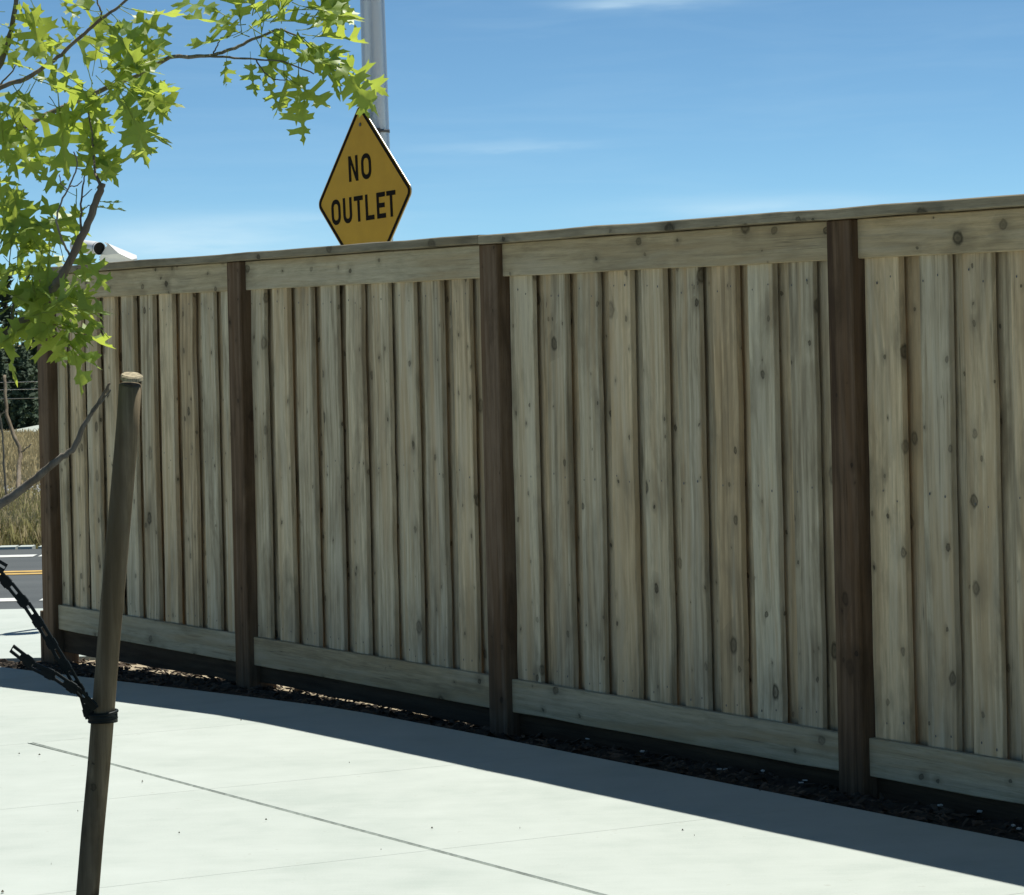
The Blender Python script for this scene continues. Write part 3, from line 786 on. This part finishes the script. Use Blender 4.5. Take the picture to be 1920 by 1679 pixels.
# ------------------------------------------------------------------ tree stake and plastic tie
TY = 7.0
st = at(247, 701, TY); sb = at(143, 1935, TY)
stake = thing('tree_stake', 'leaning round wooden tree stake with pale cut top in front of the fence', 'stake', sb)
bm = bmesh.new()
pts = [Vector((0, 0, 0)) + (st - sb) * k for k in (-.12, 0, .1, .2, .3, .4, .5, .6, .7, .8, .9, .985)]
pts = [p + Vector((random.gauss(0, .0006), random.gauss(0, .0006), 0)) for p in pts]
tube(bm, pts, [.0245] * 3 + [.0247] * 5 + [.0250, .0250, .0249, .0245], 22)
bm.verts.ensure_lookup_table()
for v in list(bm.verts)[-22:]: v.co += (st - sb).normalized() * (.24 * (v.co.y - pts[-1].y) - .003)
link('shaft', mesh(bm, 'shaft', True), M['stake'], stake)
dirn = (st - sb).normalized(); bm = bmesh.new()
e = st - sb; tube(bm, [e - dirn * .010, e - dirn * .003, e + dirn * .0005], [.0244, .0242, .0205], 22, wob=.05)
for v in bm.verts: v.co += dirn * (.24 * (v.co.y - e.y) - .002)
link('cut_top', mesh(bm, 'cut_top'), M['endgrain'], stake)

def link_mesh():
    bm = bmesh.new(); Lk, w, t = .056, .0098, .0035
    box(bm, -.012, .046, -w, -w + .0066, -t / 2, t / 2); box(bm, -.012, .046, w - .0066, w, -t / 2, t / 2)
    box(bm, -.012, .022, -w + .0067, w - .0067, -t * .7, t * .7)
    box(bm, -.006, .010, -w - .0018, -w - .0001, -t * .7, t * .7); box(bm, -.006, .010, w + .0001, w + .0018, -t * .7, t * .7)
    box(bm, .0455, .0475, -w, w, -t / 2, t / 2)
    me = mesh(bm, 'tie_link'); me.materials.append(M['plastic']); return me
LM = link_mesh()
s0 = sb + (st - sb) * ((1935 - 1344) / (1935 - 701))
tie = thing('tree_tie', 'black plastic chain link tree tie looped round the wooden stake', 'tree tie', s0)
bm = bmesh.new()
for dz, r, k in ((-.006, .0298, .003), (.008, .031, .0034)):
    ring = [Vector((r * math.cos(a), r * math.sin(a), dz + .004 * math.sin(a + 1))) for a in [i * 2 * math.pi / 30 for i in range(31)]]
    tube(bm, ring, k, 8, cap=False)
n_ = 36
A = []
for i in range(n_ + 1):
    a = i * 2 * math.pi / n_
    A.append([bm.verts.new((rr * math.cos(a), rr * math.sin(a), z)) for rr, z in ((.0285, -.012), (.032, -.012), (.032, .010), (.0285, .010))])
for p, q in zip(A, A[1:]):
    for k in range(4): bm.faces.new((p[k], p[(k + 1) % 4], q[(k + 1) % 4], q[k]))
link('loop', mesh(bm, 'loop', True), M['plastic'], tie)
def strap(path, face, skip=0):
    P = smooth_path([at(*p) - s0 for p in path], 12); acc, last = 0, None
    nxt = 0
    for a, b in zip(P, P[1:]):
        seg = (b - a).length
        while acc + seg >= nxt:
            c = a.lerp(b, (nxt - acc) / seg); d = (b - a).normalized(); fz = (face - d * face.dot(d)).normalized(); fy = fz.cross(d)
            o = link('tie_link', LM, None, tie); o.matrix_local = Matrix(((d.x, fy.x, fz.x, c.x), (d.y, fy.y, fz.y, c.y), (d.z, fy.z, fz.z, c.z), (0, 0, 0, 1)))
            nxt += .0565
        acc += seg
TPX = -135
strap([(166, 1338, 6.985), (158, 1312, 6.98), (128, 1258, 6.98), (60, 1150, 7.0), (0, 1078, 7.02), (TPX + 28, 955, 7.04)], Vector((-.2, -1, -.1)))
strap([(172, 1322, 6.96), (150, 1300, 6.955), (108, 1272, 6.96), (70, 1252, 6.97), (38, 1228, 6.98)], Vector((-.7, -.7, .25)))
strap([(TPX + 30, 990, 6.98), (-50, 1030, 6.97), (-14, 1052, 6.97)], Vector((.2, -1, .4)))

# ------------------------------------------------------------------ young oak
oak_base = at(TPX, 1935, 7.03); oak_base.z = -.04
oak = thing('oak_tree', 'young oak with spiky lobed yellow green leaves and bare lower branch at the left', 'tree', oak_base)
OB = oak_base
def OL(p): return at(*p) - OB
bm = bmesh.new()
tr = [(TPX, 1940, 7.03), (TPX - 4, 1500, 7.03), (TPX + 3, 1000, 7.03), (TPX, 600, 7.03), (TPX + 10, 200, 7.03), (TPX + 4, -250, 7.03), (TPX + 20, -700, 7.03)]
P = [OL(p) for p in tr]; P[0].z = -.05
tube(bm, smooth_path(P, 4), [.027 - .0009 * i for i in range(25)], 12, wob=.04); link('trunk', mesh(bm, 'trunk', True), M['bark'], oak)
def branch(path, r0, r1, k=5, wob=.08):
    P = smooth_path([OL(p) for p in path], k); n = len(P)
    P = [p + Vector((random.gauss(0, .0008), random.gauss(0, .0008), random.gauss(0, .0008))) for p in P]
    bm = bmesh.new(); tube(bm, P, [r0 + (r1 - r0) * i / (n - 1) for i in range(n)], 8, wob=wob)
    return link('branch', mesh(bm, 'branch', True), M['bark'], oak)
random.seed(21)
br = [
 ([(TPX, 420, 7.03), (-60, 240, 7.02), (0, 118, 7.0), (18, 70, 6.99), (30, 5, 6.97), (40, -60, 6.96)], .0085, .004),
 ([(TPX, 330, 7.03), (-60, 215, 6.98), (0, 165, 6.95), (45, 150, 6.94), (80, 128, 6.93), (115, 102, 6.92), (160, 62, 6.91), (190, 36, 6.9), (222, 14, 6.9), (260, -20, 6.9)], .0062, .0026),
 ([(0, 160, 6.955), (18, 140, 6.96), (30, 122, 6.96)], .0022, .0014),
 ([(190, 36, 6.9), (189, 20, 6.9), (182, 2, 6.91), (180, -20, 6.91)], .0022, .0014),
 ([(TPX, 470, 7.03), (-50, 310, 7.0), (0, 260, 6.98), (50, 235, 7.06), (110, 205, 7.11), (170, 178, 7.12), (230, 152, 7.1), (270, 137, 7.07), (318, 108, 7.04), (360, 107, 7.05), (400, 103, 7.06), (440, 90, 7.07), (480, 72, 7.08), (525, 55, 7.09)], .0072, .003),
 ([(385, 105, 7.055), (430, 108, 7.05), (480, 112, 7.05), (530, 116, 7.04), (590, 140, 7.03)], .0028, .0014),
 ([(400, 100, 7.06), (408, 85, 7.05), (415, 70, 7.05)], .0018, .0012),
 ([(480, 112, 7.05), (500, 140, 7.04), (520, 150, 7.03), (540, 150, 7.02)], .0018, .001),
 ([(525, 55, 7.09), (560, 70, 7.07), (590, 100, 7.05), (640, 140, 7.02)], .0022, .001),
 ([(TPX, 760, 7.03), (-70, 700, 6.97), (0, 640, 6.93), (60, 585, 6.88), (100, 540, 6.84), (118, 515, 6.8), (150, 452, 6.79), (172, 400, 6.79), (186, 362, 6.79), (192, 345, 6.79)], .0115, .0072),
 ([(190, 350, 6.79), (184, 336, 6.8), (178, 324, 6.83), (176, 290, 6.91), (172, 250, 6.93), (165, 200, 6.95)], .0038, .0016),
 ([(152, 446, 6.79), (152, 400, 6.79), (154, 362, 6.79), (158, 330, 6.8)], .0028, .0014),
 ([(153, 396, 6.79), (168, 385, 6.79)], .0013, .0009),
 ([(154, 372, 6.79), (172, 355, 6.79)], .0013, .0009),
 ([(133, 482, 6.795), (118, 455, 6.79), (108, 425, 6.79), (108, 400, 6.79), (122, 365, 6.79), (136, 335, 6.79), (144, 305, 6.79), (138, 285, 6.79)], .0026, .0013),
 ([(127, 356, 6.79), (115, 345, 6.79), (112, 328, 6.79)], .0014, .0011),
 ([(130, 350, 6.79), (145, 348, 6.79), (155, 340, 6.79)], .0014, .001),
 ([(134, 480, 6.795), (142, 460, 6.79), (146, 440, 6.79)], .0016, .001),
 ([(TPX, 1060, 7.03), (-60, 985, 6.98), (0, 946, 6.95), (35, 922, 6.94), (75, 890, 6.93), (110, 862, 6.92), (140, 838, 6.92), (156, 800, 6.91), (175, 770, 6.91), (195, 738, 6.9), (206, 718, 6.9)], .0122, .0024),
 ([(160, 792, 6.912), (176, 772, 6.905), (192, 752, 6.9), (207, 730, 6.895)], .0024, .0014),
 ([(36, 920, 6.95), (35, 890, 7.02), (38, 850, 7.08), (30, 825, 7.1), (16, 788, 7.13), (11, 750, 7.16), (8, 705, 7.2)], .0052, .0036),
 ([(39, 849, 7.08), (48, 842, 7.08), (58, 834, 7.08)], .002, .0016),
 ([(12, 768, 7.15), (0, 780, 7.15)], .0018, .0012),
 ([(12, 936, 6.948), (8, 880, 6.96), (5, 820, 6.96), (-4, 760, 6.96)], .0026, .0018),
 ([(42, 912, 6.938), (55, 900, 6.935), (72, 886, 6.93)], .0016, .001),
 ([(10, 655, 6.925), (40, 612, 6.9), (70, 590, 6.89), (100, 575, 6.88)], .002, .001),
 ([(20, 628, 6.92), (30, 560, 6.92), (60, 510, 6.92), (90, 480, 6.92)], .003, .0014),
]
for b in br: branch(*b)

def leaf_mesh(seed):
    rnd = random.Random(seed)
    half = [(.10, .022), (.16, .09), (.13, .20), (.20, .17), (.235, .245), (.265, .17), (.30, .075), (.335, .055), (.40, .11), (.43, .25), (.425, .385), (.49, .325), (.56, .40), (.545, .27),
            (.545, .12), (.585, .06), (.635, .075), (.70, .165), (.73, .27), (.77, .215), (.835, .25), (.80, .13), (.80, .065), (.85, .06), (.90, .105), (.915, .055)]
    mid = [(0, 0), (.12, 0), (.3, 0), (.45, 0), (.58, 0), (.72, 0), (.84, 0), (1.0, 0)]
    bm = bmesh.new(); mv = [bm.verts.new((x, 0, 0)) for x, _ in mid]
    for sgn in (1, -1):
        kx = rnd.uniform(.94, 1.05); ky = rnd.uniform(.85, 1.12)
        hv = [bm.verts.new((x + rnd.gauss(0, .012) + (kx - 1) * x * .5, sgn * max(.013, (y * .86 if y > .13 else y * .6) * ky + rnd.gauss(0, .008)), 0)) for x, y in half]
        loop = mv + hv[::-1]
        f = bm.faces.new(loop if sgn < 0 else loop[::-1])
    bmesh.ops.triangulate(bm, faces=bm.faces[:])
    bmesh.ops.subdivide_edges(bm, edges=[e for e in bm.edges if e.calc_length() > .22], cuts=1)
    fold = rnd.uniform(.05, .7); curl = rnd.uniform(-.3, .65); tw = rnd.uniform(-.5, .5); tip = rnd.uniform(-.2, .9); ph = rnd.uniform(0, 6)
    for v in bm.verts:
        x, y = v.co.x, v.co.y
        z = fold * abs(y) - curl * x * x - tip * y * y * .8 + .03 * math.sin(9 * x + ph) * (1 if y > 0 else -1) + tw * x * y
        v.co.z = z
    # petiole
    tube(bm, [(-.22, 0, .03), (-.1, 0, .004), (0, 0, 0), (.5, 0, fold * 0 - curl * .25)], [.009, .008, .008, .003], 4)
    for p in bm.faces: p.smooth = True
    me = bpy.data.meshes.new('leaf'); bm.to_mesh(me); bm.free(); me.materials.append(M['leaf']); return me
LV = [leaf_mesh(100 + i) for i in range(12)]
leaves = []
def leaf(px, py, Y, ang, lpx, lift=None, yaw=None, roll=None, rnd=random):
    """base in the picture, image angle (0 right, 90 up), length in px, depth tilt"""
    a = math.radians(ang); dep = rnd.gauss(0, .45) if yaw is None else yaw
    d = (CR * math.cos(a) + CU * math.sin(a) + CF * dep).normalized()
    up = Vector((rnd.gauss(0, .45), rnd.gauss(-.55, .5), 1)) if roll is None else roll
    z = (up - d * up.dot(d))
    if z.length < .05: z = d.orthogonal()
    z.normalize(); y = z.cross(d)
    Ls = lpx / F * Y
    tx, ty = px + math.cos(a) * lpx, py - math.sin(a) * lpx
    if (tx > 140 and 425 < ty < 510 and px > 60) or ty > 722: return      # keep the mast camera and the bare lower branch clear
    c = at(px, py, Y) - OB
    m = Matrix(((d.x * Ls, y.x * Ls, z.x * Ls, c.x), (d.y * Ls, y.y * Ls, z.y * Ls, c.y), (d.z * Ls, y.z * Ls, z.z * Ls, c.z), (0, 0, 0, 1)))
    leaves.append((lpx, m))
FACE = Vector((.15, -1, .25))
# leaves that stand out singly: base, angle, length, (flat to the view)
for px, py, Y, ang, l, flat in (
  (600, 62, 7.05, 38, 60, 1), (560, 130, 7.03, -88, 78, 1), (572, 178, 7.02, -95, 72, 0), (545, 150, 7.02, -38, 78, 0), (500, 150, 7.03, -70, 52, 1), (470, 112, 7.05, -88, 50, 0), (425, 106, 7.06, -104, 44, 1),
  (640, 138, 7.02, -42, 72, 1), (610, 112, 7.03, -30, 62, 0), (655, 150, 7.02, -62, 62, 1), (590, 108, 7.04, -32, 72, 0),
  (230, 118, 6.99, 42, 62, 1), (258, 172, 7.0, 24, 56, 1), (254, 178, 7.0, -32, 66, 1), (240, 205, 6.99, -70, 88, 1), (110, 190, 6.95, -84, 112, 1), (105, 200, 6.95, -18, 60, 1), (172, 178, 6.96, -90, 92, 1), (150, 160, 6.96, -60, 70, 1),
  (60, 165, 6.95, -115, 90, 1), (92, 110, 6.93, 60, 52, 1), (92, 112, 6.93, 160, 60, 1), (245, 18, 6.9, -12, 78, 0), (240, 25, 6.9, -28, 74, 1), (215, 32, 6.9, -40, 72, 1), (165, 70, 6.91, -12, 75, 1), (150, 52, 6.91, 172, 34, 1), (130, 76, 6.92, 195, 40, 0), (200, 66, 6.91, -8, 60, 0),
  (178, 262, 6.92, -62, 62, 1), (176, 250, 6.92, -100, 80, 1), (160, 318, 6.88, 70, 62, 1), (186, 345, 6.9, 58, 46, 1), (128, 360, 6.86, 150, 56, 1), (150, 345, 6.88, -84, 60, 1), (168, 320, 6.9, -94, 78, 1), (184, 378, 6.9, -8, 34, 0), (178, 388, 6.9, -8, 44, 0),
  (70, 462, 6.88, 118, 100, 1), (75, 458, 6.88, 168, 95, 1), (20, 470, 6.88, 78, 96, 1), (0, 440, 6.9, 62, 70, 1), (100, 470, 6.88, 78, 80, 1), (115, 470, 6.87, 100, 76, 1), (95, 440, 6.88, 35, 62, 1), (0, 385, 6.9, 30, 42, 1), (130, 400, 6.88, -60, 70, 1),
  (150, 470, 6.88, -55, 70, 0), (148, 452, 6.88, -80, 64, 1), (135, 512, 6.88, -30, 50, 0), (125, 560, 6.88, 20, 46, 1), (110, 575, 6.88, -2, 78, 0), (105, 600, 6.88, -25, 70, 0), (108, 612, 6.88, -15, 88, 0), (95, 618, 6.87, -42, 92, 0), (85, 630, 6.87, -72, 92, 1), (75, 640, 6.88, -15, 60, 1), (40, 620, 6.88, -60, 95, 1), (60, 655, 6.88, -110, 70, 1), (20, 650, 6.88, -80, 80, 1), (118, 628, 6.88, -50, 84, 0), (60, 600, 6.87, -140, 100, 1), (60, 520, 6.87, -80, 100, 1), (90, 520, 6.87, -60, 95, 1), (30, 560, 6.87, 20, 90, 1), (10, 540, 6.87, -40, 95, 1),
  (0, 210, 6.97, -80, 90, 1), (30, 235, 6.97, -78, 88, 1), (45, 240, 6.97, -60, 70, 1), (10, 285, 6.97, -20, 70, 0), (50, 300, 6.97, -15, 62, 0), (60, 5, 6.97, -62, 60, 1), (35, 0, 6.97, -85, 46, 0), (112, 0, 6.97, -50, 40, 1), (0, 120, 6.99, 5, 50, 0), (0, 45, 6.99, -15, 38, 0), (5, 100, 6.99, 55, 40, 1)):
    leaf(px, py, Y + random.gauss(0, .015), ang, l * 1.36, yaw=random.gauss(0, .25), roll=(FACE + Vector((random.gauss(0, .25), 0, random.gauss(.2, .3))) if flat else Vector((random.gauss(0, .25), -.25, 1))))
# clusters: x, y, depth, mean angle, count, jitter, angle spread
for px, py, Y, ang, n, j, spd in (
  (432, 50, 7.07, 165, 3, 14, 40), (450, 12, 7.08, 110, 6, 26, 60), (520, 8, 7.09, 70, 10, 34, 70), (575, 25, 7.08, 25, 7, 26, 45), (560, 70, 7.06, 5, 4, 22, 40), (500, 84, 7.06, -50, 3, 28, 60), (560, 104, 7.05, -25, 3, 20, 30), (612, 112, 7.03, -34, 3, 10, 14), (480, 50, 7.07, 60, 4, 28, 90),
  (178, 112, 6.99, 85, 4, 20, 60), (210, 125, 6.99, 40, 4, 18, 50), (228, 152, 7.0, 8, 4, 20, 30), (246, 176, 7.0, -22, 4, 16, 26), (226, 196, 6.99, -65, 2, 14, 30), (190, 175, 6.97, -92, 3, 20, 40), (162, 150, 6.97, 190, 1, 16, 40),
  (80, 105, 6.93, 150, 1, 10, 50), (205, 42, 6.9, -20, 2, 12, 40), (160, 22, 6.91, 120, 1, 10, 50),
  (55, 165, 6.95, -20, 2, 20, 60), (48, 195, 6.96, -95, 3, 26, 50), (92, 180, 6.96, -90, 1, 18, 40), (20, 232, 6.97, -90, 2, 18, 50), (28, 285, 6.97, -25, 2, 16, 40),
  (176, 268, 6.92, -85, 1, 8, 40), (165, 312, 6.9, -80, 1, 8, 50), (148, 372, 6.88, -85, 1, 8, 40),
  (38, 462, 6.9, 90, 2, 30, 70), (0, 445, 6.91, 20, 4, 22, 70), (50, 500, 6.9, 0, 4, 36, 180), (95, 475, 6.89, -80, 1, 12, 60),
  (10, 560, 6.9, 0, 5, 36, 180), (70, 545, 6.89, -30, 3, 24, 50), (100, 555, 6.88, -5, 3, 16, 26), (95, 596, 6.88, -14, 3, 14, 22), (82, 618, 6.88, -35, 2, 14, 22), (26, 620, 6.9, -90, 4, 32, 60), (22, 668, 6.9, -40, 4, 24, 70), (-40, 520, 6.92, 0, 4, 40, 180), (-50, 640, 6.92, 0, 4, 40, 180), (-60, 250, 7, 0, 6, 40, 180), (-40, 60, 7, 0, 4, 40, 180)):
    for _ in range(n):
        leaf(px + random.gauss(0, j * .8), py + random.gauss(0, j * .8), Y + random.gauss(0, .05), ang + random.gauss(0, spd * .7), random.uniform(88, 130))
# crown above the frame (coarser)
for _ in range(220):
    a = random.uniform(0, 6.3); r = random.uniform(.05, .75) ; z0 = random.uniform(-150, -760)
    leaf(TPX + 40 + math.cos(a) * r * 620, z0, 6.98 - abs(math.sin(a)) * r * .7, random.uniform(0, 360), random.uniform(65, 100))
vis = leaves
inframe = [x for x in leaves]
order = sorted(range(len(leaves)), key=lambda i: -(leaves[i][0] + (1000 if (leaves[i][1].translation + OB - EYE).normalized().dot(CU) < .103 else 0)))
keep = set(order[:290])
rest = bmesh.new()
for i, (l, m) in enumerate(leaves):
    me = LV[i % len(LV)]
    if i in keep:
        o = link('leaf', me, None, oak); o.matrix_local = m
    else:
        tmp = me.copy(); tmp.transform(m); rest.from_mesh(tmp); bpy.data.meshes.remove(tmp)
me = bpy.data.meshes.new('leaves'); rest.to_mesh(me); rest.free(); o = link('leaves', me, M['leaf'], oak); struct(o, 'stuff')

# ------------------------------------------------------------------ bits lying on the pavement
random.seed(3)
bm = bmesh.new()
def bit(px, py, L):
    r = (CF + CR * ((px - CX) / F) + CU * (-(py - CY) / F)); t = -EYE.z / r.z; c = EYE + r * t + Vector((0, 0, .004))
    a = random.uniform(0, 6.3); d = Vector((math.cos(a), math.sin(a), 0)) * L; e = Vector((-math.sin(a), math.cos(a), 0)) * L * .4
    v = [bm.verts.new(c + q) for q in (-d, e, d, -e)] + [bm.verts.new(c + Vector((0, 0, .006)))]
    for i in range(4): bm.faces.new((v[i], v[(i + 1) % 4], v[4]))
for px, py, L in ((267, 1468, .008), (499, 1540, .004), (146, 1524, .003), (74, 1418, .006), (36, 1416, .004), (452, 1353, .004), (810, 1556, .004), (655, 1433, .003), (975, 1556, .003), (5, 1675, .012), (336, 1565, .003), (1280, 1560, .004), (1425, 1485, .006)): bit(px, py, L)
for _ in range(3): bit(random.uniform(0, 1500), random.uniform(1450, 1679), random.uniform(.0015, .003))
struct(link('dry_debris', mesh(bm, 'dry_debris'), M['debris']), 'stuff')
bm = bmesh.new()
def pale(px, py):  # small pale bits on the bed, painted sun specks from under the fence
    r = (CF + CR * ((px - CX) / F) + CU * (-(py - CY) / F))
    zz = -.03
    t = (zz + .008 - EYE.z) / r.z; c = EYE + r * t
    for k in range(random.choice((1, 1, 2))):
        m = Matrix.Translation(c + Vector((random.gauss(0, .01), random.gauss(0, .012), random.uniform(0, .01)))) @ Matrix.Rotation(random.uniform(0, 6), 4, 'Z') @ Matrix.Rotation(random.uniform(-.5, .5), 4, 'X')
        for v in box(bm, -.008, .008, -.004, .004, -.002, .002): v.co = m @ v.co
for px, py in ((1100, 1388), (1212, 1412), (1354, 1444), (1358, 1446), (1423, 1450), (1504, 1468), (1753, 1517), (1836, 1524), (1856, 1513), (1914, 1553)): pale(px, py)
struct(link('sun_fleck_bits', mesh(bm, 'sun_fleck_bits'), M['sun_fleck']), 'stuff')
